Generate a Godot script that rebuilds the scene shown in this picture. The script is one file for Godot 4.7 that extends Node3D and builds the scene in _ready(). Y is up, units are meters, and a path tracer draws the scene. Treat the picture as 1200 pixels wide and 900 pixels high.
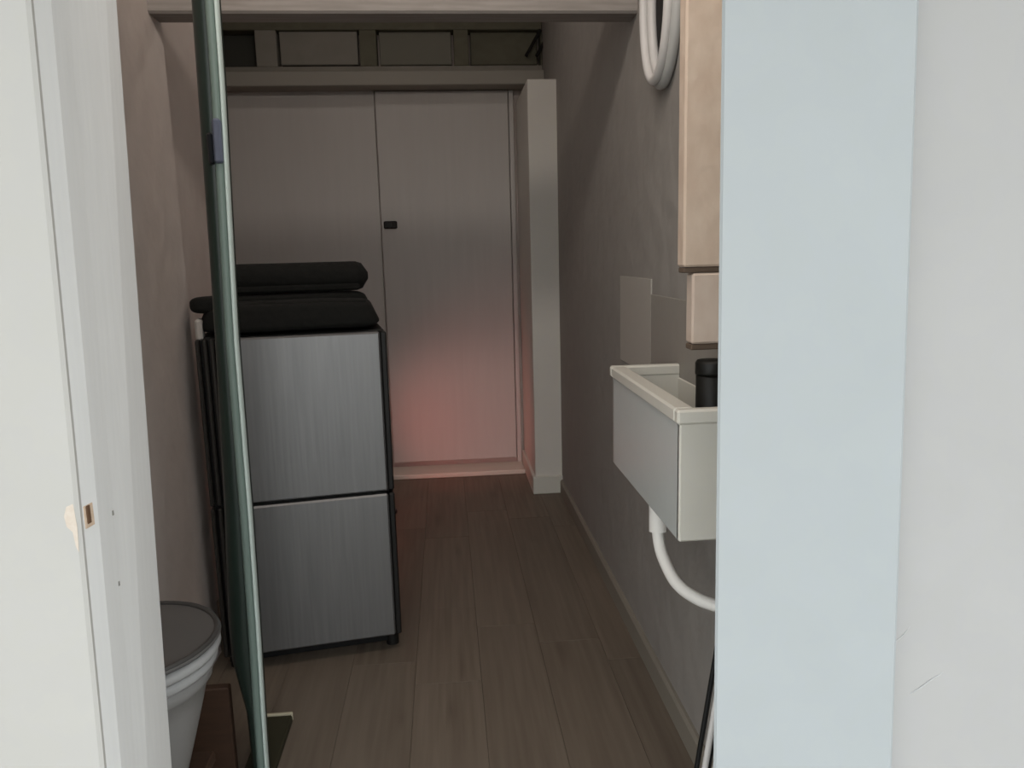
extends Node3D

var taken := {}
var rng := RandomNumberGenerator.new()

# ---------------------------------------------------------------- naming
func numbered(n: String) -> String:
	if not taken.has(n):
		taken[n] = 0
		return n
	taken[n] += 1
	return "%s_%03d" % [n, taken[n]]

func tag(o: Node, label: String, category: String, kind := "", group := "") -> void:
	o.set_meta("label", label)
	o.set_meta("category", category)
	if kind != "": o.set_meta("kind", kind)
	if group != "": o.set_meta("group", group)

func thing(called: String, label: String, category: String, at := Vector3.ZERO, turn := 0.0, kind := "") -> Node3D:
	var o := Node3D.new()
	o.name = numbered(called)
	add_child(o, true)
	o.position = at
	o.rotation.y = turn
	tag(o, label, category, kind)
	return o

func obj(called: String, st: SurfaceTool, m: Material, parent: Node = null) -> MeshInstance3D:
	st.generate_normals()
	var mi := MeshInstance3D.new()
	mi.mesh = st.commit()
	mi.material_override = m
	mi.cast_shadow = GeometryInstance3D.SHADOW_CASTING_SETTING_ON
	if parent == null:
		mi.name = numbered(called)
		add_child(mi, true)
	else:
		mi.name = called
		parent.add_child(mi, true)
	return mi

# ---------------------------------------------------------------- shapes
func mb() -> SurfaceTool:
	var st := SurfaceTool.new()
	st.begin(Mesh.PRIMITIVE_TRIANGLES)
	return st

func poly(st: SurfaceTool, p: Array, centre: Vector3) -> void:
	st.set_smooth_group(-1)
	var c := Vector3.ZERO
	for q in p: c += q
	c /= p.size()
	var n := Vector3.ZERO
	for i in p.size():
		n += (p[i] - c).cross(p[(i + 1) % p.size()] - c)
	var flip: bool = n.dot(c - centre) > 0.0     # clockwise front faces
	for i in range(1, p.size() - 1):
		st.add_vertex(p[0])
		if flip:
			st.add_vertex(p[i + 1]); st.add_vertex(p[i])
		else:
			st.add_vertex(p[i]); st.add_vertex(p[i + 1])

# box from corner a to corner b with chamfered edges
func box(st: SurfaceTool, a: Vector3, b: Vector3, bev := 0.002) -> void:
	var lo := Vector3(minf(a.x, b.x), minf(a.y, b.y), minf(a.z, b.z))
	var hi := Vector3(maxf(a.x, b.x), maxf(a.y, b.y), maxf(a.z, b.z))
	var c := (lo + hi) * 0.5
	var h := (hi - lo) * 0.5
	hex(st, c, Basis(), h, bev)

func hex(st: SurfaceTool, c: Vector3, bs: Basis, h: Vector3, bev: float) -> void:
	bev = minf(bev, minf(h.x, minf(h.y, h.z)) * 0.9)
	for ax in 3:
		var u := (ax + 1) % 3
		var w := (ax + 2) % 3
		for s in [-1.0, 1.0]:
			var f: Array = []
			for k in [[-1.0, -1.0], [1.0, -1.0], [1.0, 1.0], [-1.0, 1.0]]:
				var q := Vector3.ZERO
				q[ax] = s * h[ax]; q[u] = k[0] * (h[u] - bev); q[w] = k[1] * (h[w] - bev)
				f.append(c + bs * q)
			poly(st, f, c)
		if bev > 0.0:
			for s in [-1.0, 1.0]:
				for t in [-1.0, 1.0]:
					var f: Array = []
					for k in [[-1.0, 0], [1.0, 0], [1.0, 1], [-1.0, 1]]:
						var q := Vector3.ZERO
						q[ax] = k[0] * (h[ax] - bev)
						q[u] = s * (h[u] if k[1] == 0 else h[u] - bev)
						q[w] = t * (h[w] - bev if k[1] == 0 else h[w])
						f.append(c + bs * q)
					poly(st, f, c)
	if bev > 0.0:
		for sx in [-1.0, 1.0]:
			for sy in [-1.0, 1.0]:
				for sz in [-1.0, 1.0]:
					poly(st, [c + bs * Vector3(sx * h.x, sy * (h.y - bev), sz * (h.z - bev)),
						c + bs * Vector3(sx * (h.x - bev), sy * h.y, sz * (h.z - bev)),
						c + bs * Vector3(sx * (h.x - bev), sy * (h.y - bev), sz * h.z)], c)

# convex column between a bottom loop and a top loop
func column(st: SurfaceTool, bot: Array, top: Array) -> void:
	var c := Vector3.ZERO
	for q in bot: c += q
	for q in top: c += q
	c /= bot.size() + top.size()
	poly(st, bot, c)
	poly(st, top, c)
	for i in bot.size():
		var j := (i + 1) % bot.size()
		poly(st, [bot[i], bot[j], top[j], top[i]], c)

# smooth surface through rows of points; rows are rings when closed
func skin(st: SurfaceTool, rows: Array, closed := true, caps := true) -> void:
	st.set_smooth_group(0)
	var n: int = rows[0].size()
	var last := n if closed else n - 1
	for i in rows.size() - 1:
		for j in last:
			var k := (j + 1) % n
			var a: Vector3 = rows[i][j]; var b: Vector3 = rows[i][k]
			var c: Vector3 = rows[i + 1][k]; var d: Vector3 = rows[i + 1][j]
			st.add_vertex(a); st.add_vertex(c); st.add_vertex(b)
			st.add_vertex(a); st.add_vertex(d); st.add_vertex(c)
	if caps and closed:
		for e in [0, rows.size() - 1]:
			var mid := Vector3.ZERO
			for q in rows[e]: mid += q
			mid /= n
			var other := Vector3.ZERO
			var oi: int = 1 if e == 0 else e - 1
			for q in rows[oi]: other += q
			other /= n
			if other.distance_to(mid) < 1e-5: other = mid + (Vector3.UP if e == 0 else Vector3.DOWN)
			poly(st, rows[e], other)

func ring(c: Vector3, u: Vector3, w: Vector3, ru: float, rw: float, n := 16) -> Array:
	var o: Array = []
	for i in n:
		var t := TAU * i / n
		o.append(c + u * (cos(t) * ru) + w * (sin(t) * rw))
	return o

func tube(st: SurfaceTool, path: Array, r: float, n := 12, closed := false) -> void:
	var rows: Array = []
	var up := Vector3(0.31, 0.9, 0.27).normalized()
	var cnt := path.size()
	for i in cnt:
		var p: Vector3 = path[i]
		var nx: Vector3 = path[(i + 1) % cnt] if closed or i < cnt - 1 else p
		var pv: Vector3 = path[(i - 1 + cnt) % cnt] if closed or i > 0 else p
		var d := (nx - pv).normalized()
		var u := (up - d * up.dot(d)).normalized()
		up = u
		var w := u.cross(d)
		rows.append(ring(p, u, w, r, r, n))
	if closed: rows.append(rows[0])
	skin(st, rows, true, not closed)

func torus(st: SurfaceTool, c: Vector3, u: Vector3, w: Vector3, ru: float, rw: float, r: float, n := 48, m := 12) -> void:
	var ax := u.cross(w).normalized()
	var rows: Array = []
	for i in n + 1:
		var t := TAU * i / n
		var e := u * cos(t) + w * sin(t)
		rows.append(ring(c + u * (cos(t) * ru) + w * (sin(t) * rw), ax, e, r, r, m))
	skin(st, rows, true, false)

func smooth_path(pts: Array, n := 40) -> Array:
	var c := Curve3D.new()
	for i in pts.size():
		var tn := Vector3.ZERO
		if i > 0 and i < pts.size() - 1: tn = (pts[i + 1] - pts[i - 1]) / 6.0
		c.add_point(pts[i], -tn, tn)
	var o: Array = []
	for i in n + 1: o.append(c.sample_baked(c.get_baked_length() * i / n, true))
	return o

func lathe(st: SurfaceTool, prof: Array, c := Vector3.ZERO, n := 48) -> void:
	var rows: Array = []
	for p in prof: rows.append(ring(c + Vector3(0, p.y, 0), Vector3(0, 0, 1), Vector3(1, 0, 0), p.x, p.x, n))
	skin(st, rows, true, true)

# soft pillow-like lump: rounded box with gentle folds
func lump(st: SurfaceTool, c: Vector3, h: Vector3, pw: float, noise: FastNoiseLite, amp: float, shear := 0.0) -> void:
	var rows: Array = []
	var nv := 28
	var nu := 72
	for i in nv + 1:
		var v := -PI / 2 + PI * i / nv
		var row: Array = []
		for j in nu:
			var u := TAU * j / nu
			var d := Vector3(spow(cos(v), pw) * spow(cos(u), pw), spow(sin(v), pw), spow(cos(v), pw) * spow(sin(u), pw))
			var q := d * h
			q.x *= 1.0 - shear * d.y
			var k := noise.get_noise_3dv((c + q) * 14.0) * amp
			q += d.normalized() * k
			row.append(c + q)
		rows.append(row)
	skin(st, rows, true, false)

func spow(a: float, p: float) -> float:
	return signf(a) * pow(absf(a), p)

# ---------------------------------------------------------------- materials
func noise_of(sd: int, freq: float, oct := 4) -> FastNoiseLite:
	var n := FastNoiseLite.new()
	n.seed = sd
	n.noise_type = FastNoiseLite.TYPE_SIMPLEX_SMOOTH
	n.frequency = freq
	n.fractal_octaves = oct
	return n

func streaks(sd: int, sz: int, fx: float, fy: float, lo: Color, hi: Color, gain := 1.0, knots := 0) -> ImageTexture:
	var n := noise_of(sd, 1.0, 4)
	var n2 := noise_of(sd + 7, 1.0, 2)
	var im := Image.create(sz, sz, true, Image.FORMAT_RGB8)
	var r := RandomNumberGenerator.new()
	r.seed = sd
	var ks: Array = []
	for i in knots: ks.append(Vector3(r.randf() * sz, r.randf() * sz, r.randf_range(0.025, 0.06) * sz))
	for y in sz:
		for x in sz:
			# blend over the border so that the tile wraps
			var wx := float(x) / sz
			var wy := float(y) / sz
			var a := n.get_noise_2d(wx * fx, wy * fy)
			var b := n.get_noise_2d((wx - 1.0) * fx, wy * fy)
			var c := n.get_noise_2d(wx * fx, (wy - 1.0) * fy)
			var d := n.get_noise_2d((wx - 1.0) * fx, (wy - 1.0) * fy)
			var v := lerpf(lerpf(a, b, wx), lerpf(c, d, wx), wy) * gain
			v += n2.get_noise_2d(wx * fx * 0.2, wy * fy * 0.4) * 0.3
			for k in ks:
				var dd: float = Vector2((x - k.x) * 1.0, (y - k.y) * 0.7).length() / k.z
				if dd < 1.6: v -= 0.9 * pow(1.0 - dd / 1.6, 1.5)
			im.set_pixel(x, y, lo.lerp(hi, clampf(v * 0.5 + 0.5, 0.0, 1.0)))
	im.generate_mipmaps()
	return ImageTexture.create_from_image(im)

func mat(c: Color, rough := 0.8, metal := 0.0) -> StandardMaterial3D:
	var m := StandardMaterial3D.new()
	m.albedo_color = c
	m.roughness = rough
	m.metallic = metal
	m.metallic_specular = 0.4
	return m

func textured(tex: Texture2D, scale: Vector3, rough := 0.8, tint := Color(1, 1, 1), metal := 0.0) -> StandardMaterial3D:
	var m := mat(tint, rough, metal)
	m.albedo_texture = tex
	m.uv1_triplanar = true
	m.uv1_scale = scale
	return m

func rough_up(m: StandardMaterial3D, sd: int, freq: float, strength := 0.25) -> StandardMaterial3D:
	var t := NoiseTexture2D.new()
	t.width = 256; t.height = 256
	t.seamless = true
	t.as_normal_map = true
	t.bump_strength = 3.0
	t.noise = noise_of(sd, freq)
	m.normal_enabled = true
	m.normal_texture = t
	m.normal_scale = strength
	if not m.uv1_triplanar:
		m.uv1_triplanar = true
		m.uv1_scale = Vector3.ONE * 1.5
	return m

# ---------------------------------------------------------------- scene
func _ready() -> void:
	rng.seed = 41
	# camera: hand-held at 1.2 m in front of the doorway
	var cam := Camera3D.new()
	cam.name = "camera"
	cam.fov = 53.13
	cam.near = 0.02
	# pitched down 9 degrees, turned 5 degrees to the right, rolled a little
	var right := Vector3(0.9958, -0.0257, 0.0874).normalized()
	var up := Vector3(0.0396, 0.9857, -0.1637)
	up = (up - right * up.dot(right)).normalized()
	cam.transform = Transform3D(Basis(right, up, right.cross(up)), Vector3(0, 1.2, 0))
	add_child(cam)
	cam.current = true

	# overcast sky over the yard outside
	var we := WorldEnvironment.new()
	we.name = "environment"
	var env := Environment.new()
	var sm := ProceduralSkyMaterial.new()
	sm.sky_top_color = Color(0.83, 0.85, 0.86)
	sm.sky_horizon_color = Color(0.90, 0.90, 0.88)
	sm.ground_horizon_color = Color(0.62, 0.62, 0.61)
	sm.ground_bottom_color = Color(0.50, 0.50, 0.49)
	sm.sun_angle_max = 0.0
	var sky := Sky.new()
	sky.sky_material = sm
	env.background_mode = Environment.BG_SKY
	env.sky = sky
	env.tonemap_mode = Environment.TONE_MAPPER_LINEAR
	env.tonemap_exposure = 4.3
	env.sdfgi_enabled = true
	env.ssao_enabled = true
	env.ssil_enabled = true
	we.environment = env
	add_child(we)

	# materials
	var white_tex := streaks(3, 256, 6, 6, Color(0.825, 0.825, 0.815), Color(0.845, 0.845, 0.835))
	var paint_front := rough_up(textured(white_tex, Vector3.ONE * 1.2, 0.55, Color(0.835, 0.825, 0.815)), 5, 0.02, 0.12)
	var paint_cool := rough_up(textured(white_tex, Vector3.ONE * 1.4, 0.5, Color(0.768, 0.79, 0.808)), 8, 0.02, 0.10)
	var wood_white := textured(streaks(11, 256, 40, 3, Color(0.84, 0.84, 0.835), Color(0.88, 0.88, 0.875)), Vector3.ONE * 2.0, 0.55)
	var plaster_tex := streaks(21, 256, 9, 9, Color(0.72, 0.69, 0.67), Color(0.76, 0.73, 0.71))
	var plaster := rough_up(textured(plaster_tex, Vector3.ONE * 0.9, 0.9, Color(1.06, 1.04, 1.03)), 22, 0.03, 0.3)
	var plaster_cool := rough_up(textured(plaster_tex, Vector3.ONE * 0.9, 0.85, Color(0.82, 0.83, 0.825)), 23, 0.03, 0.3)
	var door_paint := textured(streaks(31, 256, 30, 2, Color(0.75, 0.735, 0.72), Color(0.78, 0.765, 0.75)), Vector3.ONE * 0.8, 0.6)
	var beam_paint := textured(streaks(36, 256, 3, 40, Color(0.50, 0.475, 0.455), Color(0.63, 0.605, 0.585)), Vector3.ONE * 1.6, 0.75)
	var olive := textured(streaks(41, 256, 8, 12, Color(0.36, 0.35, 0.30), Color(0.44, 0.43, 0.37)), Vector3.ONE * 1.5, 0.85)
	var olive_light := textured(streaks(42, 256, 6, 6, Color(0.52, 0.505, 0.47), Color(0.57, 0.55, 0.52)), Vector3.ONE * 1.5, 0.85)
	var dark_gap := mat(Color(0.10, 0.09, 0.08), 0.9)
	var black := mat(Color(0.06, 0.06, 0.06), 0.45)
	var black_cloth := rough_up(mat(Color(0.07, 0.07, 0.06), 0.95), 51, 0.08, 0.5)

	# ------------------------------------------------ setting: shell
	var st := mb()
	box(st, Vector3(-6, -0.12, -0.88), Vector3(6, 0, 6), 0)
	tag(obj("floor", st, mat(Color(0.60, 0.60, 0.59), 0.9)), "pale concrete ground in front of the doorway", "ground", "structure")

	# front wall round the opening
	var wf := thing("wall_front", "white front wall around the doorway, scuffed on its right side", "wall", Vector3.ZERO, 0, "structure")
	st = mb()
	box(st, Vector3(-6, 0, -1.05), Vector3(-0.47, 2.8, -0.88), 0)
	obj("panel", st, paint_front, wf)
	st = mb()
	box(st, Vector3(0.46, 0, -1.05), Vector3(6, 2.8, -0.88), 0)
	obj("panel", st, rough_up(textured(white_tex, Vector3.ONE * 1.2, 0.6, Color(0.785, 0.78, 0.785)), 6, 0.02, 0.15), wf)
	st = mb()
	box(st, Vector3(-0.47, 2.12, -1.05), Vector3(0.46, 2.8, -0.88), 0)
	obj("lintel", st, paint_front, wf)
	# scuff mark: a shallow raised crease in the paint
	st = mb()
	tube(st, smooth_path([Vector3(0.588, 0.617, -0.8805), Vector3(0.600, 0.624, -0.8795), Vector3(0.614, 0.634, -0.8795), Vector3(0.632, 0.644, -0.8805)], 12), 0.0012, 6)
	var sc := obj("scuff", st, mat(Color(0.68, 0.68, 0.68), 0.8), wf)
	sc.set_meta("label", "grey scuff in the white paint")
	st = mb()
	tube(st, smooth_path([Vector3(0.560, 0.690, -0.8805), Vector3(0.572, 0.700, -0.8797), Vector3(0.582, 0.712, -0.8805)], 8), 0.0007, 6)
	obj("scuff", st, mat(Color(0.70, 0.70, 0.70), 0.8), wf)

	# roof added out of view to keep skylight off the front wall
	st = mb()
	box(st, Vector3(-4.0, 2.55, -0.88), Vector3(4.0, 2.68, 0.75), 0.01)
	tag(obj("trim_9", st, mat(Color(0.62, 0.62, 0.61), 0.8)), "flat porch roof added out of view to shade the front wall", "porch roof", "structure")

	# casing boards
	st = mb()
	column(st, [Vector3(-0.75, 0, -0.88), Vector3(-0.75, 0, -0.85), Vector3(-0.440, 0, -0.85), Vector3(-0.436, 0, -0.853), Vector3(-0.436, 0, -0.88)],
		[Vector3(-0.75, 2.14, -0.88), Vector3(-0.75, 2.14, -0.85), Vector3(-0.384, 2.14, -0.85), Vector3(-0.380, 2.14, -0.853), Vector3(-0.380, 2.14, -0.88)])
	tag(obj("trim_1", st, paint_front), "white casing board at the left edge of the doorway", "trim", "structure")
	st = mb()
	column(st, [Vector3(0.343, 0, -0.88), Vector3(0.3185, 0, -0.853), Vector3(0.321, 0, -0.85), Vector3(0.561, 0, -0.85), Vector3(0.566, 0, -0.855), Vector3(0.566, 0, -0.88)],
		[Vector3(0.326, 2.14, -0.88), Vector3(0.3015, 2.14, -0.853), Vector3(0.304, 2.14, -0.85), Vector3(0.506, 2.14, -0.85), Vector3(0.511, 2.14, -0.855), Vector3(0.511, 2.14, -0.88)])
	tag(obj("trim_2", st, paint_cool), "wide bluish white casing board on the right of the doorway", "trim", "structure")

	# left door lining: outer strip, stop groove, inner strip
	var lin := thing("trim_3", "stepped white wooden door lining on the left of the doorway with a rust spot", "trim", Vector3.ZERO, 0, "structure")
	st = mb()
	column(st, [Vector3(-0.47, 0, -0.88), Vector3(-0.4365, 0, -0.88), Vector3(-0.4365, 0, -0.855), Vector3(-0.4315, 0, -0.885), Vector3(-0.4335, 0, -0.928), Vector3(-0.47, 0, -0.928)],
		[Vector3(-0.47, 2.12, -0.88), Vector3(-0.381, 2.12, -0.88), Vector3(-0.381, 2.12, -0.855), Vector3(-0.376, 2.12, -0.885), Vector3(-0.378, 2.12, -0.928), Vector3(-0.47, 2.12, -0.928)])
	obj("outer_strip", st, wood_white, lin)
	st = mb()
	column(st, [Vector3(-0.47, 0, -0.928), Vector3(-0.4395, 0, -0.928), Vector3(-0.4395, 0, -0.934), Vector3(-0.47, 0, -0.934)],
		[Vector3(-0.47, 2.12, -0.928), Vector3(-0.384, 2.12, -0.928), Vector3(-0.384, 2.12, -0.934), Vector3(-0.47, 2.12, -0.934)])
	obj("groove", st, wood_white, lin)
	st = mb()
	column(st, [Vector3(-0.50, 0, -0.934), Vector3(-0.437, 0, -0.934), Vector3(-0.449, 0, -1.075), Vector3(-0.452, 0, -1.080), Vector3(-0.50, 0, -1.08)],
		[Vector3(-0.50, 2.12, -0.934), Vector3(-0.382, 2.12, -0.934), Vector3(-0.379, 2.12, -1.075), Vector3(-0.382, 2.12, -1.080), Vector3(-0.50, 2.12, -1.08)])
	obj("inner_strip", st, rough_up(wood_white.duplicate(), 77, 0.02, 0.08), lin)
	# rust stained latch hole and two filled nail holes
	st = mb()
	hex(st, Vector3(-0.4098, 0.922, -0.868), Basis(Vector3.UP, -0.165), Vector3(0.0008, 0.013, 0.008), 0.0005)
	var rust := rough_up(textured(streaks(61, 128, 4, 4, Color(0.70, 0.60, 0.51), Color(0.82, 0.745, 0.67)), Vector3.ONE * 30.0, 0.95), 62, 0.05, 0.5)
	var ru := obj("rust_spot", st, rust, lin)
	ru.set_meta("label", "orange brown rust stain")
	st = mb()
	var pale_rust := rough_up(textured(streaks(63, 128, 4, 4, Color(0.75, 0.69, 0.63), Color(0.81, 0.775, 0.735)), Vector3.ONE * 30.0, 0.95), 62, 0.05, 0.3)
	var fr: Array = []
	var bk: Array = []
	for q in [[-0.4165, 0.942], [-0.4150, 0.915], [-0.4165, 0.886], [-0.4190, 0.893], [-0.4205, 0.910], [-0.4260, 0.916], [-0.4275, 0.928], [-0.4240, 0.939]]:
		fr.append(Vector3(q[0], q[1], -0.8496)); bk.append(Vector3(q[0], q[1], -0.8501))
	column(st, bk, fr)
	obj("rust_spot", st, pale_rust, lin)
	st = mb()
	hex(st, Vector3(-0.4093, 0.924, -0.866), Basis(Vector3.UP, -0.165), Vector3(0.0012, 0.0105, 0.0034), 0.0008)
	obj("latch_hole", st, mat(Color(0.36, 0.27, 0.20), 0.9), lin)
	for q in [Vector3(-0.4095, 0.905, -0.926), Vector3(-0.4120, 0.815, -0.926)]:
		st = mb()
		hex(st, q, Basis(), Vector3(0.0010, 0.0030, 0.0014), 0.0005)
		obj("nail_hole", st, mat(Color(0.50, 0.49, 0.47), 0.9), lin)

	# right lining, set back behind the casing
	st = mb()
	box(st, Vector3(0.435, 0, -0.88), Vector3(0.47, 2.12, -1.08), 0.002)
	tag(obj("trim_4", st, wood_white), "white door lining behind the right casing board", "trim", "structure")

	# room shell
	st = mb()
	box(st, Vector3(-1.5, -0.12, -4.5), Vector3(0.75, -0.012, -0.88), 0)
	var fl := obj("floor", st, mat(Color(0.25, 0.2, 0.16), 0.9))
	tag(fl, "grey brown wood plank floor of the narrow utility room", "floor", "structure")
	# planks
	var pm: Array = []
	for i in 5:
		var t := streaks(101 + i, 256, 14, 2.2, Color(0.395, 0.35, 0.305), Color(0.505, 0.46, 0.41), 1.0, 2)
		var m := textured(t, Vector3(2.6, 1.0, 0.8), 0.55, Color(1, 1, 1).darkened(0.02 * (i % 3)))
		m.uv1_offset = Vector3(0.37 * i, 0, 0.23 * i)
		pm.append(m)
	var pwid := 0.19
	for i in 12:
		var x0 := -1.5 + pwid * i + 0.04
		var z := -0.88 - 0.45 * ((i * 5) % 7) / 7.0
		var start := -0.88
		while start > -4.45:
			var stop := maxf(z - 1.15, -4.45)
			if start - stop > 0.04:
				st = mb()
				box(st, Vector3(x0 + 0.0003, -0.012, start - 0.0003), Vector3(x0 + pwid - 0.0003, rng.randf_range(-0.0002, 0.0002), stop + 0.0003), 0.0006)
				obj("plank", st, pm[rng.randi() % 5], fl)
			start = stop
			z = stop

	st = mb()
	box(st, Vector3(-1.0, 0, -2.30), Vector3(-0.74, 2.7, -1.05), 0)
	box(st, Vector3(-1.0, 0, -3.10), Vector3(-0.86, 2.7, -2.295), 0)
	tag(obj("wall_left", st, plaster), "warm grey plaster wall behind the grey tub", "wall", "structure")
	st = mb()
	box(st, Vector3(-1.6, 0, -4.5), Vector3(-1.4, 2.7, -3.1), 0)
	box(st, Vector3(-1.6, 0, -3.1), Vector3(-1.0, 2.7, -2.95), 0)
	tag(obj("wall_alcove", st, plaster), "plaster wall of the alcove behind the refrigerator", "wall", "structure")
	st = mb()
	box(st, Vector3(0.554, 0, -4.5), Vector3(0.75, 2.7, -1.05), 0)
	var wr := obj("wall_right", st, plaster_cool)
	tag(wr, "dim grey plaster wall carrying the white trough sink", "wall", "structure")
	st = mb()
	box(st, Vector3(0.554, 0.86, -2.03), Vector3(0.549, 1.085, -1.45), 0.001)
	obj("splash_panel", st, rough_up(mat(Color(0.60, 0.58, 0.55), 0.5), 71, 0.02, 0.2), wr)
	st = mb()
	box(st, Vector3(0.554, 0.86, -2.40), Vector3(0.550, 1.125, -2.034), 0.001)
	obj("splash_panel", st, rough_up(mat(Color(0.70, 0.68, 0.65), 0.5), 72, 0.02, 0.2), wr)
	st = mb()
	box(st, Vector3(-1.6, 0, -4.5), Vector3(0.75, 2.7, -4.30), 0)
	var wb := obj("wall_back", st, plaster)
	tag(wb, "back wall with a plain painted board beside the door", "wall", "structure")
	st = mb()
	box(st, Vector3(-1.39, 0.0, -4.30), Vector3(-0.332, 2.10, -4.272), 0.003)
	obj("board", st, door_paint, wb)
	st = mb()
	box(st, Vector3(-1.6, 2.7, -4.5), Vector3(0.75, 2.85, -0.88), 0)
	tag(obj("ceiling", st, plaster), "ceiling of the utility room above the beam", "ceiling", "structure")

	# skirting along the right wall
	st = mb()
	column(st, [Vector3(0.554, 0, -3.71), Vector3(0.541, 0, -3.71), Vector3(0.541, 0.062, -3.71), Vector3(0.547, 0.072, -3.71), Vector3(0.554, 0.072, -3.71)],
		[Vector3(0.554, 0, -1.08), Vector3(0.541, 0, -1.08), Vector3(0.541, 0.062, -1.08), Vector3(0.547, 0.072, -1.08), Vector3(0.554, 0.072, -1.08)])
	tag(obj("baseboard_right", st, textured(white_tex, Vector3.ONE, 0.6, Color(0.66, 0.63, 0.59))), "painted skirting board along the foot of the right wall", "baseboard", "structure")

	# pier in the far right corner
	var pr := thing("trim_5", "square painted pier in the far right corner with a pale plinth", "pier", Vector3.ZERO, 0, "structure")
	st = mb()
	box(st, Vector3(0.418, 0, -4.30), Vector3(0.56, 2.0, -3.73), 0.003)
	obj("shaft", st, textured(white_tex, Vector3.ONE, 0.6, Color(1.0, 0.985, 0.965)), pr)
	st = mb()
	box(st, Vector3(0.404, 0, -4.27), Vector3(0.558, 0.092, -3.712), 0.004)
	obj("plinth", st, textured(white_tex, Vector3.ONE, 0.6, Color(0.97, 0.96, 0.93)), pr)

	# ledge and panelled frieze above the door
	var fz := thing("trim_6", "panelled dark frieze above the back door with four recessed fields", "frieze", Vector3.ZERO, 0, "structure")
	st = mb()
	box(st, Vector3(-1.39, 2.062, -4.30), Vector3(0.553, 2.132, -4.13), 0.004)
	obj("ledge", st, textured(white_tex, Vector3.ONE, 0.8, Color(0.72, 0.70, 0.67)), fz)
	st = mb()
	box(st, Vector3(-1.39, 2.345, -4.30), Vector3(0.553, 2.70, -4.20), 0.003)
	obj("rail", st, olive, fz)
	st = mb()
	box(st, Vector3(-1.39, 2.132, -4.30), Vector3(0.553, 2.170, -4.20), 0.003)
	obj("rail", st, olive_light, fz)
	for s in [[-0.905, -0.80], [-0.385, -0.30], [0.095, 0.17], [0.545, 0.553]]:
		st = mb()
		box(st, Vector3(s[0], 2.170, -4.30), Vector3(s[1], 2.345, -4.20), 0.003)
		obj("stile", st, olive_light if s[0] < -0.5 else olive, fz)
	var fields := [[-1.39, -0.905, -4.285, 0], [-0.80, -0.385, -4.222, 1], [-0.30, 0.095, -4.235, 3], [0.17, 0.545, -4.245, 2]]
	for f in fields:
		st = mb()
		box(st, Vector3(f[0] + 0.012, 2.182, -4.30), Vector3(f[1] - 0.012, 2.345, f[2]), 0.004)
		obj("field", st, [mat(Color(0.26, 0.26, 0.24), 0.9), olive_light, olive, mat(Color(0.48, 0.47, 0.43), 0.9)][f[3]], fz)
	for k in 2:
		st = mb()
		hex(st, Vector3(0.55 + 0.055 * k - 0.045, 2.275, -4.185), Basis(Vector3(0, 0, 1), -0.55), Vector3(0.008, 0.075, 0.012), 0.002)
		obj("brace", st, dark_gap, fz)

	# cross beam nearer the doorway
	st = mb()
	box(st, Vector3(-1.0, 1.842, -2.29), Vector3(0.56, 2.06, -2.20), 0.006)
	tag(obj("trim_7", st, beam_paint), "whitewashed wooden cross beam under the ceiling", "beam", "structure")

	# threshold
	st = mb()
	box(st, Vector3(-0.36, 0, -4.272), Vector3(0.403, 0.026, -4.09), 0.004)
	tag(obj("trim_8", st, textured(white_tex, Vector3.ONE, 0.5, Color(1.0, 0.98, 0.94))), "pale threshold strip under the back door", "threshold", "structure")

	# back door
	var dr := thing("door_1", "plain flush grey white door in the back wall", "door", Vector3.ZERO, 0, "structure")
	st = mb()
	box(st, Vector3(-0.326, 0.052, -4.298), Vector3(0.372, 2.058, -4.258), 0.003)
	obj("door_leaf", st, door_paint, dr)
	st = mb()
	box(st, Vector3(0.376, 0.0, -4.298), Vector3(0.402, 2.06, -4.262), 0.003)
	obj("door_frame", st, door_paint, dr)
	st = mb()
	hex(st, Vector3(-0.278, 1.372, -4.252), Basis(), Vector3(0.036, 0.020, 0.007), 0.005)
	var kp := obj("latch_plate", st, mat(Color(0.12, 0.10, 0.09), 0.5, 0.3), dr)
	st = mb()
	tube(st, [Vector3(-0.285, 1.372, -4.252), Vector3(-0.285, 1.372, -4.230)], 0.014, 16)
	obj("knob", st, mat(Color(0.10, 0.09, 0.08), 0.4, 0.4), kp)

	build_fridge(black, black_cloth)
	build_board()
	build_tub()
	build_sink(white_tex)
	build_right_bits(black)
	build_unseen_red_lamp()
	build_unseen_lamp(Vector3(-0.06, 2.50, -1.10), 0.21, "unseen long lamp above the inside of the doorway, placed to brighten the room", deg_to_rad(33), 1.15)
	build_unseen_lamp(Vector3(-0.30, 2.70, -3.10), 0.036, "unseen flat lamp behind the cross beam, placed to brighten the back of the room")

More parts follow.
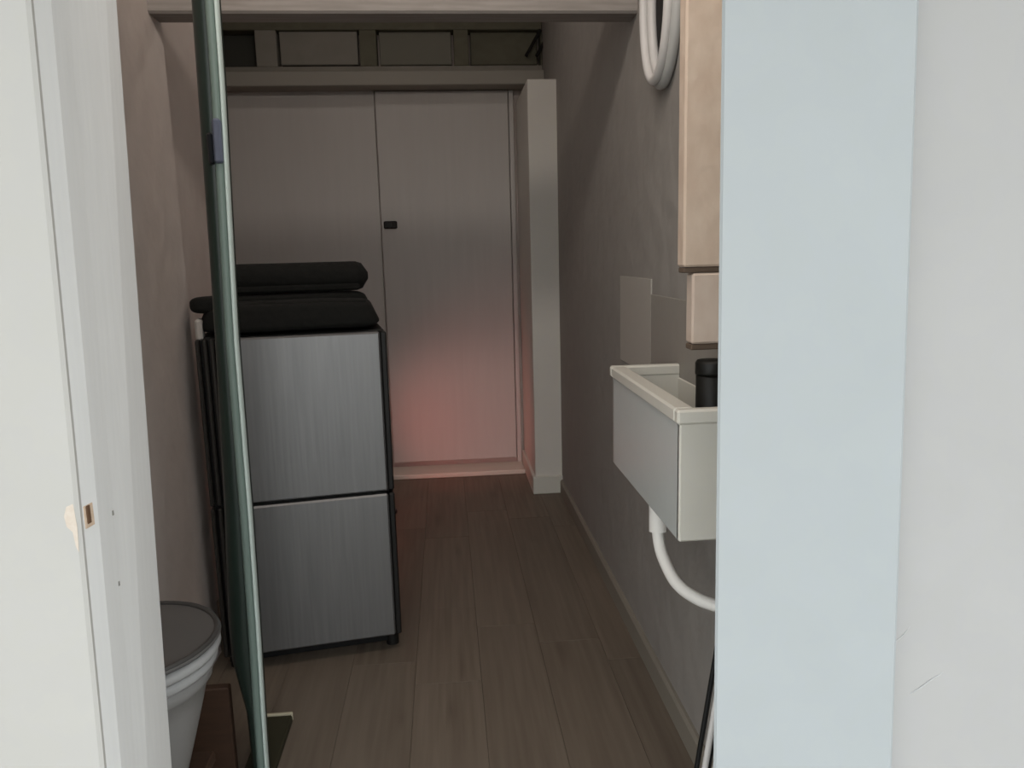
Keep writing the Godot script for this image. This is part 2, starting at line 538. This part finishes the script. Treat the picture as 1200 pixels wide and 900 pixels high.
# ---------------------------------------------------------------- objects
func build_fridge(black: Material, cloth: Material) -> void:
	# front line of the refrigerator is turned nine degrees to the right of square
	var t := thing("refrigerator", "dark two-door refrigerator with dull silver doors and a black bundle on top", "refrigerator", Vector3(-0.44, 0, -2.181), -deg_to_rad(-9.0))
	var dark := mat(Color(0.085, 0.080, 0.076), 0.5)
	var st := mb()
	box(st, Vector3(-0.247, 0.035, -0.46), Vector3(0.270, 0.994, -0.045), 0.006)
	obj("body", st, dark, t)
	var tex := streaks(201, 256, 46, 1.6, Color(0.455, 0.455, 0.46), Color(0.53, 0.53, 0.53), 1.0)
	var silver := textured(tex, Vector3.ONE * 1.6, 0.40, Color(1, 1, 1), 0.75)
	for d in [[0.518, 0.991], [0.058, 0.508]]:
		st = mb()
		box(st, Vector3(-0.195, d[0], -0.040), Vector3(0.2515, d[1], 0.0), 0.005)
		var dm := obj("door", st, silver, t)
		dm.set_meta("label", "dull brushed silver door")
		st = mb()
		box(st, Vector3(0.2525, d[0], -0.042), Vector3(0.270, d[1], -0.004), 0.004)
		obj("edge_strip", st, dark, dm)
		st = mb()
		box(st, Vector3(-0.247, d[0], -0.042), Vector3(-0.237, d[1], -0.006), 0.003)
		box(st, Vector3(-0.229, d[0], -0.042), Vector3(-0.218, d[1], -0.010), 0.003)
		box(st, Vector3(-0.210, d[0], -0.042), Vector3(-0.199, d[1], -0.006), 0.003)
		obj("handle_strip", st, mat(Color(0.16, 0.15, 0.14), 0.5), dm)
	for x in [-0.22, 0.245]:
		st = mb()
		tube(st, [Vector3(x, 0.0, -0.07), Vector3(x, 0.04, -0.07)], 0.02, 14)
		obj("foot", st, dark, t)
	st = mb()
	box(st, Vector3(-0.24, 0.012, -0.44), Vector3(0.262, 0.05, -0.06), 0.003)
	obj("plinth", st, mat(Color(0.05, 0.05, 0.05), 0.8), t)

	# black folded cloth spread over the top, with a rolled end at the back
	var turn := deg_to_rad(9.0)
	var c := thing("black_blanket", "black folded blanket lying on top of the refrigerator", "blanket", Vector3(-0.44, 0.994, -2.181), turn)
	st = mb()
	var nz := noise_of(301, 0.35, 3)
	lump(st, Vector3(0.008, 0.0475, -0.235), Vector3(0.247, 0.042, 0.222), 0.34, nz, 0.005, 0.075)
	obj("fold", st, cloth, c)
	st = mb()
	lump(st, Vector3(0.035, 0.080, -0.10), Vector3(0.19, 0.012, 0.065), 0.5, nz, 0.004)
	obj("crease", st, cloth, c)
	st = mb()
	lump(st, Vector3(0.0, 0.083, -0.325), Vector3(0.236, 0.020, 0.135), 0.36, nz, 0.003, 0.04)
	obj("fold", st, cloth, c)
	st = mb()
	lump(st, Vector3(-0.212, 0.088, -0.11), Vector3(0.050, 0.024, 0.07), 0.6, nz, 0.006)
	obj("loose_end", st, cloth, c)
	var r := thing("black_roll", "black rolled mat with a rounded end lying on the folded blanket", "roll", Vector3(-0.44, 0.994, -2.181), turn)
	st = mb()
	var rows: Array = []
	for i in 25:
		var u := i / 24.0
		var e := minf(1.0, minf(u, 1.0 - u) / 0.10)
		var k := sqrt(maxf(0.0, 1.0 - pow(1.0 - e, 2.0)))
		rows.append(ring(Vector3(-0.195 + 0.44 * u, 0.1515, -0.30), Vector3(0, 0, 1), Vector3(0, 1, 0), 0.075 * (0.25 + 0.75 * k), 0.046 * (0.25 + 0.75 * k), 24))
	skin(st, rows)
	obj("roll", st, cloth, r)
	# spiral lip of the roll
	st = mb()
	box(st, Vector3(-0.16, 0.110, -0.244), Vector3(0.215, 0.130, -0.222), 0.005)
	obj("flap", st, cloth, r)
	# pale packet squeezed under the overhang
	st = mb()
	hex(st, Vector3(-0.685, 1.0155, -2.205), Basis(Vector3.UP, 0.16), Vector3(0.0095, 0.030, 0.03), 0.006)
	tag(obj("pale_packet", st, mat(Color(0.66, 0.64, 0.62), 0.7)), "small pale packet peeping out under the left end of the black blanket", "packet")

func build_board() -> void:
	var t := thing("green_board", "tall narrow dark green board standing edge-on in front of the refrigerator", "board", Vector3(-0.008, 0, 0))
	# half outlines of the front edge: height, left x, right x
	var prof := [[0.02, -0.470, -0.437], [0.206, -0.474, -0.434], [0.33, -0.496, -0.431], [0.42, -0.497, -0.429], [0.68, -0.483, -0.425], [1.04, -0.470, -0.423], [1.212, -0.466, -0.418], [1.54, -0.460, -0.408], [1.80, -0.455, -0.404], [2.02, -0.452, -0.402]]
	var green := rough_up(textured(streaks(221, 128, 20, 2, Color(0.09, 0.125, 0.108), Color(0.15, 0.195, 0.172)), Vector3.ONE * 2.0, 0.38), 222, 0.02, 0.1)
	var st := mb()
	var rows: Array = []
	for p in prof:
		var w: float = p[2] - p[1]
		var row: Array = []
		# plan section: bowed front edge, running back away from the doorway
		for q in [[0.0, -0.045], [0.06, -0.020], [0.2, -0.006], [0.4, 0.0], [0.6, -0.001], [0.78, -0.007], [0.92, -0.020], [1.0, -0.045]]:
			row.append(Vector3(p[1] + w * q[0], p[0], -1.6 + q[1]))
		row.append(Vector3(p[2] - 0.050, p[0], -1.79))
		row.append(Vector3(p[1] - 0.020, p[0], -1.79))
		row.reverse()
		rows.append(row)
	skin(st, rows)
	obj("panel", st, green, t)
	# pale strip along the right side, lit rounding put into its colour
	st = mb()
	rows = []
	for p in prof:
		rows.append(ring(Vector3(p[2] + 0.0005, p[0], -1.612), Vector3(1, 0, 0), Vector3(0, 0, 1), 0.0042, 0.013, 10))
	rows.reverse()
	skin(st, rows)
	var ed := obj("lit_edge", st, mat(Color(0.74, 0.79, 0.77), 0.4), t)
	ed.set_meta("label", "pale grey green strip, lit edge painted on")
	st = mb()
	rows = []
	for p in prof:
		rows.append(ring(Vector3(p[2] - 0.011, p[0], -1.606), Vector3(1, 0, 0), Vector3(0, 0, 1), 0.009, 0.010, 12))
	rows.reverse()
	skin(st, rows)
	obj("lit_edge", st, mat(Color(0.42, 0.48, 0.455), 0.4), t)  # paler green band, light on the rounded edge as colour
	# clip
	st = mb()
	hex(st, Vector3(-0.421, 1.432, -1.603), Basis(Vector3.FORWARD, 0.02), Vector3(0.008, 0.042, 0.014), 0.004)
	var cl := obj("clip", st, mat(Color(0.34, 0.36, 0.42), 0.4), t)
	cl.set_meta("label", "blue grey clip")
	st = mb()
	hex(st, Vector3(-0.436, 1.418, -1.602), Basis(), Vector3(0.006, 0.03, 0.011), 0.004)
	obj("catch", st, mat(Color(0.05, 0.06, 0.08), 0.4), cl)
	# foot plate
	st = mb()
	box(st, Vector3(-0.510, 0.0, -1.895), Vector3(-0.437, 0.02, -1.42), 0.003)
	obj("foot_plate", st, mat(Color(0.20, 0.19, 0.13), 0.7), t)
	st = mb()
	box(st, Vector3(-0.510, 0.0, -1.905), Vector3(-0.437, 0.024, -1.896), 0.002)
	obj("plate_edge", st, mat(Color(0.72, 0.69, 0.60), 0.7), t)

func build_tub() -> void:
	var brown := textured(streaks(231, 256, 4, 30, Color(0.19, 0.135, 0.10), Color(0.27, 0.19, 0.14)), Vector3.ONE * 2.0, 0.6)
	# stool under the tub
	var s := thing("low_stool", "low dark brown wooden stool carrying the grey tub", "stool", Vector3(-0.585, 0, -1.30))
	var st := mb()
	box(st, Vector3(-0.13, 0.222, -0.13), Vector3(0.095, 0.247, 0.13), 0.004)
	obj("seat", st, brown, s)
	for x in [-0.11, 0.07]:
		for z in [-0.105, 0.105]:
			st = mb()
			box(st, Vector3(x - 0.014, 0, z - 0.014), Vector3(x + 0.014, 0.222, z + 0.014), 0.002)
			obj("leg", st, brown, s)
	var grey := mat(Color(0.50, 0.495, 0.49), 0.3)
	var t := thing("plastic_tub", "grey round plastic tub with a lid and stacked rims beside the doorway", "tub", Vector3(-0.576, 0.247, -1.30))
	st = mb()
	lathe(st, [Vector2(0.024, 0.0), Vector2(0.062, 0.002), Vector2(0.070, 0.02), Vector2(0.093, 0.10), Vector2(0.115, 0.18), Vector2(0.125, 0.222), Vector2(0.133, 0.226), Vector2(0.133, 0.240), Vector2(0.126, 0.246), Vector2(0.130, 0.262), Vector2(0.079, 0.264)])
	obj("body", st, grey, t)
	st = mb()
	lathe(st, [Vector2(0.10, 0.297), Vector2(0.150, 0.297), Vector2(0.154, 0.302), Vector2(0.150, 0.307), Vector2(0.138, 0.305), Vector2(0.095, 0.309), Vector2(0.016, 0.311)])
	var lid := obj("lid", st, mat(Color(0.335, 0.33, 0.325), 0.42), t)
	st = mb()
	torus(st, Vector3(0, 0.306, 0), Vector3(0, 0, 1), Vector3(1, 0, 0), 0.147, 0.147, 0.005, 64, 8)
	obj("rim", st, mat(Color(0.24, 0.235, 0.23), 0.4), lid)

	for band in [[0.252, 0.272, 0.145], [0.275, 0.294, 0.152]]:
		st = mb()
		lathe(st, [Vector2(band[2] - 0.02, band[0]), Vector2(band[2] - 0.004, band[0]), Vector2(band[2], band[0] + 0.006), Vector2(band[2] - 0.001, band[1] - 0.005), Vector2(band[2] - 0.006, band[1]), Vector2(band[2] - 0.02, band[1])])
		obj("lit_rim_band", st, mat(Color(0.60, 0.60, 0.60), 0.3), t)  # paler than the body, rim highlights put into the colour

	# brown plank behind the tub
	var b := thing("wooden_plank", "dark brown wooden plank standing on its edge behind the grey tub", "plank", Vector3(-0.666, 0, -1.645))
	st = mb()
	box(st, Vector3(-0.055, 0, -0.012), Vector3(0.147, 0.259, 0.012), 0.003)
	obj("board", st, brown, b)
	for x in [-0.02, 0.11]:
		st = mb()
		box(st, Vector3(x - 0.02, 0, -0.030), Vector3(x + 0.02, 0.22, -0.0125), 0.002)
		obj("batten", st, brown, b)

func build_sink(white_tex: Texture2D) -> void:
	var white := textured(white_tex, Vector3.ONE * 2.0, 0.35, Color(1.0, 0.985, 0.95))
	var t := thing("trough_sink", "narrow white trough sink hung on the right wall", "sink", Vector3(0.554, 0, -1.518))
	var L := 0.267
	var W := 0.164
	var st := mb()
	# four walls and a bottom leave the trough open
	box(st, Vector3(-W, 0.695, -L + 0.004), Vector3(-W + 0.014, 0.915, L - 0.004), 0.002)
	obj("front_panel", st, textured(white_tex, Vector3.ONE * 2.0, 0.35, Color(0.90, 0.92, 0.92)), t)  # cooler darker white, the shade of this side put into colour
	for s in [-1.0, 1.0]:
		st = mb()
		box(st, Vector3(-W, 0.695, s * L), Vector3(-0.001, 0.915, s * (L - 0.014)), 0.003)
		obj("end_panel", st, white, t)
	st = mb()
	box(st, Vector3(-0.008, 0.697, -L + 0.012), Vector3(-0.001, 0.90, L - 0.012), 0.002)
	obj("back_panel", st, white, t)
	st = mb()
	box(st, Vector3(-W + 0.006, 0.699, -L + 0.006), Vector3(-0.004, 0.715, L - 0.006), 0.002)
	obj("bottom", st, white, t)
	# rolled rim
	st = mb()
	box(st, Vector3(-W - 0.006, 0.906, -L + 0.0155), Vector3(-W + 0.030, 0.932, L - 0.0155), 0.004)
	for s in [-1.0, 1.0]:
		box(st, Vector3(-W - 0.006, 0.906, s * (L + 0.006)), Vector3(-0.002, 0.932, s * (L - 0.016)), 0.004)
	obj("rim", st, white, t)
	# waste pipe
	st = mb()
	tube(st, smooth_path([Vector3(-0.128, 0.66, 0.005), Vector3(-0.129, 0.615, 0.010), Vector3(-0.126, 0.575, 0.035), Vector3(-0.112, 0.537, 0.085), Vector3(-0.082, 0.519, 0.125), Vector3(-0.045, 0.512, 0.153), Vector3(0.0, 0.508, 0.180)], 48), 0.0125, 16)
	var pvc := mat(Color(0.93, 0.92, 0.90), 0.35)
	var wp := obj("waste_pipe", st, pvc, t)
	st = mb()
	tube(st, [Vector3(-0.128, 0.697, 0.004), Vector3(-0.128, 0.640, 0.006), Vector3(-0.129, 0.618, 0.010)], 0.0185, 18)
	obj("pipe_nut", st, pvc, wp)
	# dark bottle at the back of the trough
	var b := thing("black_canister", "black round canister standing upright in the near half of the trough sink", "canister", Vector3(0.504, 0.7155, -1.42))
	st = mb()
	var blk := rough_up(mat(Color(0.07, 0.07, 0.06), 0.5), 251, 0.05, 0.3)
	lathe(st, [Vector2(0.01, 0), Vector2(0.028, 0.001), Vector2(0.030, 0.006), Vector2(0.030, 0.245), Vector2(0.027, 0.247), Vector2(0.01, 0.247)], Vector3.ZERO, 28)
	obj("body", st, blk, b)
	st = mb()
	lathe(st, [Vector2(0.01, 0.2475), Vector2(0.031, 0.2475), Vector2(0.0315, 0.252), Vector2(0.0315, 0.270), Vector2(0.028, 0.275), Vector2(0.008, 0.276)], Vector3.ZERO, 28)
	obj("lid", st, blk, b)

func build_right_bits(black: Material) -> void:
	# beige wall unit above the sink
	var tex := streaks(241, 256, 12, 6, Color(0.80, 0.71, 0.635), Color(0.87, 0.80, 0.73))
	var beige := rough_up(textured(tex, Vector3.ONE * 2.0, 0.75), 242, 0.03, 0.25)
	var t := thing("wall_cupboard", "slim beige wall unit hanging above the trough sink", "wall cupboard", Vector3(0.554, 0, -1.45))
	var st := mb()
	box(st, Vector3(-0.108, 1.168, -0.01), Vector3(-0.001, 1.76, 0.03), 0.004)
	obj("casing", st, beige, t)
	st = mb()
	box(st, Vector3(-0.106, 1.157, -0.009), Vector3(-0.001, 1.167, 0.026), 0.002)
	obj("base_strip", st, mat(Color(0.40, 0.34, 0.29), 0.8), t)
	st = mb()
	box(st, Vector3(-0.090, 1.022, -0.009), Vector3(-0.001, 1.156, 0.029), 0.004)
	obj("lower_box", st, textured(tex, Vector3.ONE * 2.0, 0.75, Color(0.97, 0.98, 1.0)), t)
	st = mb()
	box(st, Vector3(-0.090, 1.010, -0.009), Vector3(-0.001, 1.021, 0.025), 0.002)
	obj("base_strip", st, mat(Color(0.40, 0.34, 0.29), 0.8), t)

	# coiled white hose hung on the wall
	var h := thing("hose_coil", "coil of white hose hung high on the right wall", "hose", Vector3(0.554, 1.80, -1.905))
	var white := mat(Color(0.80, 0.79, 0.78), 0.4)
	var greyish := mat(Color(0.70, 0.70, 0.69), 0.45)
	var loops := [[-0.013, 0.121, 0.205, 0.0125, 1], [-0.013, 0.098, 0.182, 0.0120, 0], [-0.031, 0.110, 0.196, 0.0110, 0]]
	for l in loops:
		st = mb()
		torus(st, Vector3(l[0], 0.0, 0), Vector3(0, 0, 1), Vector3(0, 1, 0), l[1], l[2], l[3], 64, 12)
		obj("loop", st, greyish if l[4] == 1 else white, h)
	st = mb()
	tube(st, [Vector3(0.0, 0.156, 0), Vector3(-0.055, 0.156, 0), Vector3(-0.060, 0.172, 0)], 0.006, 10)
	obj("hook", st, black, h)
	# dark disc added to darken the middle of the coil
	st = mb()
	var rows: Array = []
	for k in [[-0.0005, 1.0], [-0.004, 1.0], [-0.006, 0.95]]:
		rows.append(ring(Vector3(k[0], 0, 0), Vector3(0, 0, 1), Vector3(0, 1, 0), 0.088 * k[1], 0.172 * k[1], 40))
	rows.reverse()
	skin(st, rows)
	var bp := obj("dark_disc", st, mat(Color(0.06, 0.05, 0.05), 0.7), h)
	bp.set_meta("label", "black disc added behind the coil to darken its middle")

	# folded frame leaning beside the doorway
	var f := thing("folded_airer", "folded white tube frame leaning by the right side of the doorway", "clothes airer", Vector3(0, 0, 0))
	var tubes := [[Vector3(0.371, 0.005, -1.203), Vector3(0.501, 0.905, -1.203), 0.0045, 0], [Vector3(0.383, 0.006, -1.195), Vector3(0.509, 0.885, -1.195), 0.0055, 1], [Vector3(0.393, 0.005, -1.200), Vector3(0.512, 0.867, -1.200), 0.0045, 0], [Vector3(0.403, 0.006, -1.190), Vector3(0.516, 0.845, -1.190), 0.0055, 1]]
	for q in tubes:
		st = mb()
		tube(st, [q[0], q[1]], q[2], 12)
		obj("leg", st, white if q[3] == 1 else mat(Color(0.07, 0.07, 0.07), 0.5), f)

func build_unseen_red_lamp() -> void:  # out of view, placed to give the pink glow on the back door
	var t := thing("unseen_red_lamp", "unseen small red lamp behind the refrigerator, placed to tint the back door pink", "lamp", Vector3(-0.33, 0, -3.55))
	t.rotation.y = 0.0
	var st := mb()
	lathe(st, [Vector2(0.01, 0), Vector2(0.06, 0.001), Vector2(0.06, 0.012), Vector2(0.012, 0.02), Vector2(0.010, 0.20), Vector2(0.004, 0.205)], Vector3.ZERO, 24)
	obj("stand", st, mat(Color(0.1, 0.1, 0.1), 0.5), t)
	var dir := Vector3(0.50, 0.10, -0.72).normalized()
	var g := mat(Color(0.5, 0.1, 0.08), 0.5)
	g.emission_enabled = true
	g.emission = Color(1.0, 0.22, 0.16)
	g.emission_energy_multiplier = 0.6
	st = mb()
	tube(st, [Vector3(0, 0.225, 0) - dir * 0.03, Vector3(0, 0.225, 0) + dir * 0.03], 0.03, 20)
	obj("lens", st, g, t)
	var l := SpotLight3D.new()
	l.name = "glow"
	l.light_color = Color(1.0, 0.54, 0.49)
	l.light_energy = 0.031
	l.light_size = 0.03
	l.spot_angle = 48.0
	l.spot_angle_attenuation = 1.6
	l.spot_range = 8.0
	l.spot_attenuation = 2.0
	l.shadow_enabled = true
	t.add_child(l)
	l.position = Vector3(0, 0.225, 0) + dir * 0.04
	l.basis = Basis.looking_at(dir)

func build_unseen_lamp(at: Vector3, power: float, label: String, tilt := 0.0, length := 0.6) -> void:  # out of view, placed to brighten a room too dim by daylight
	var t := thing("unseen_lamp", label, "lamp", at)
	t.rotation.x = tilt
	var st := mb()
	box(st, Vector3(-length * 0.5 - 0.02, -0.03, -0.10), Vector3(length * 0.5 + 0.02, 0.0, 0.10), 0.004)
	obj("housing", st, mat(Color(0.8, 0.8, 0.78), 0.5), t)
	var g := mat(Color(0.9, 0.9, 0.88), 0.5)
	g.emission_enabled = true
	g.emission = Color(1.0, 0.97, 0.93)
	g.emission_energy_multiplier = 0.5
	st = mb()
	box(st, Vector3(-length * 0.5, -0.036, -0.08), Vector3(length * 0.5, -0.030, 0.08), 0.002)
	obj("diffuser", st, g, t)
	var l := AreaLight3D.new()
	l.name = "light"
	l.light_color = Color(1.0, 0.955, 0.915)
	l.light_energy = power
	l.area_size = Vector2(length - 0.02, 0.15)
	l.area_normalize_energy = true
	l.area_range = 10.0
	l.area_attenuation = 2.0
	l.shadow_enabled = true
	t.add_child(l)
	l.position = Vector3(0, -0.05, 0)
	l.rotation.x = -PI / 2
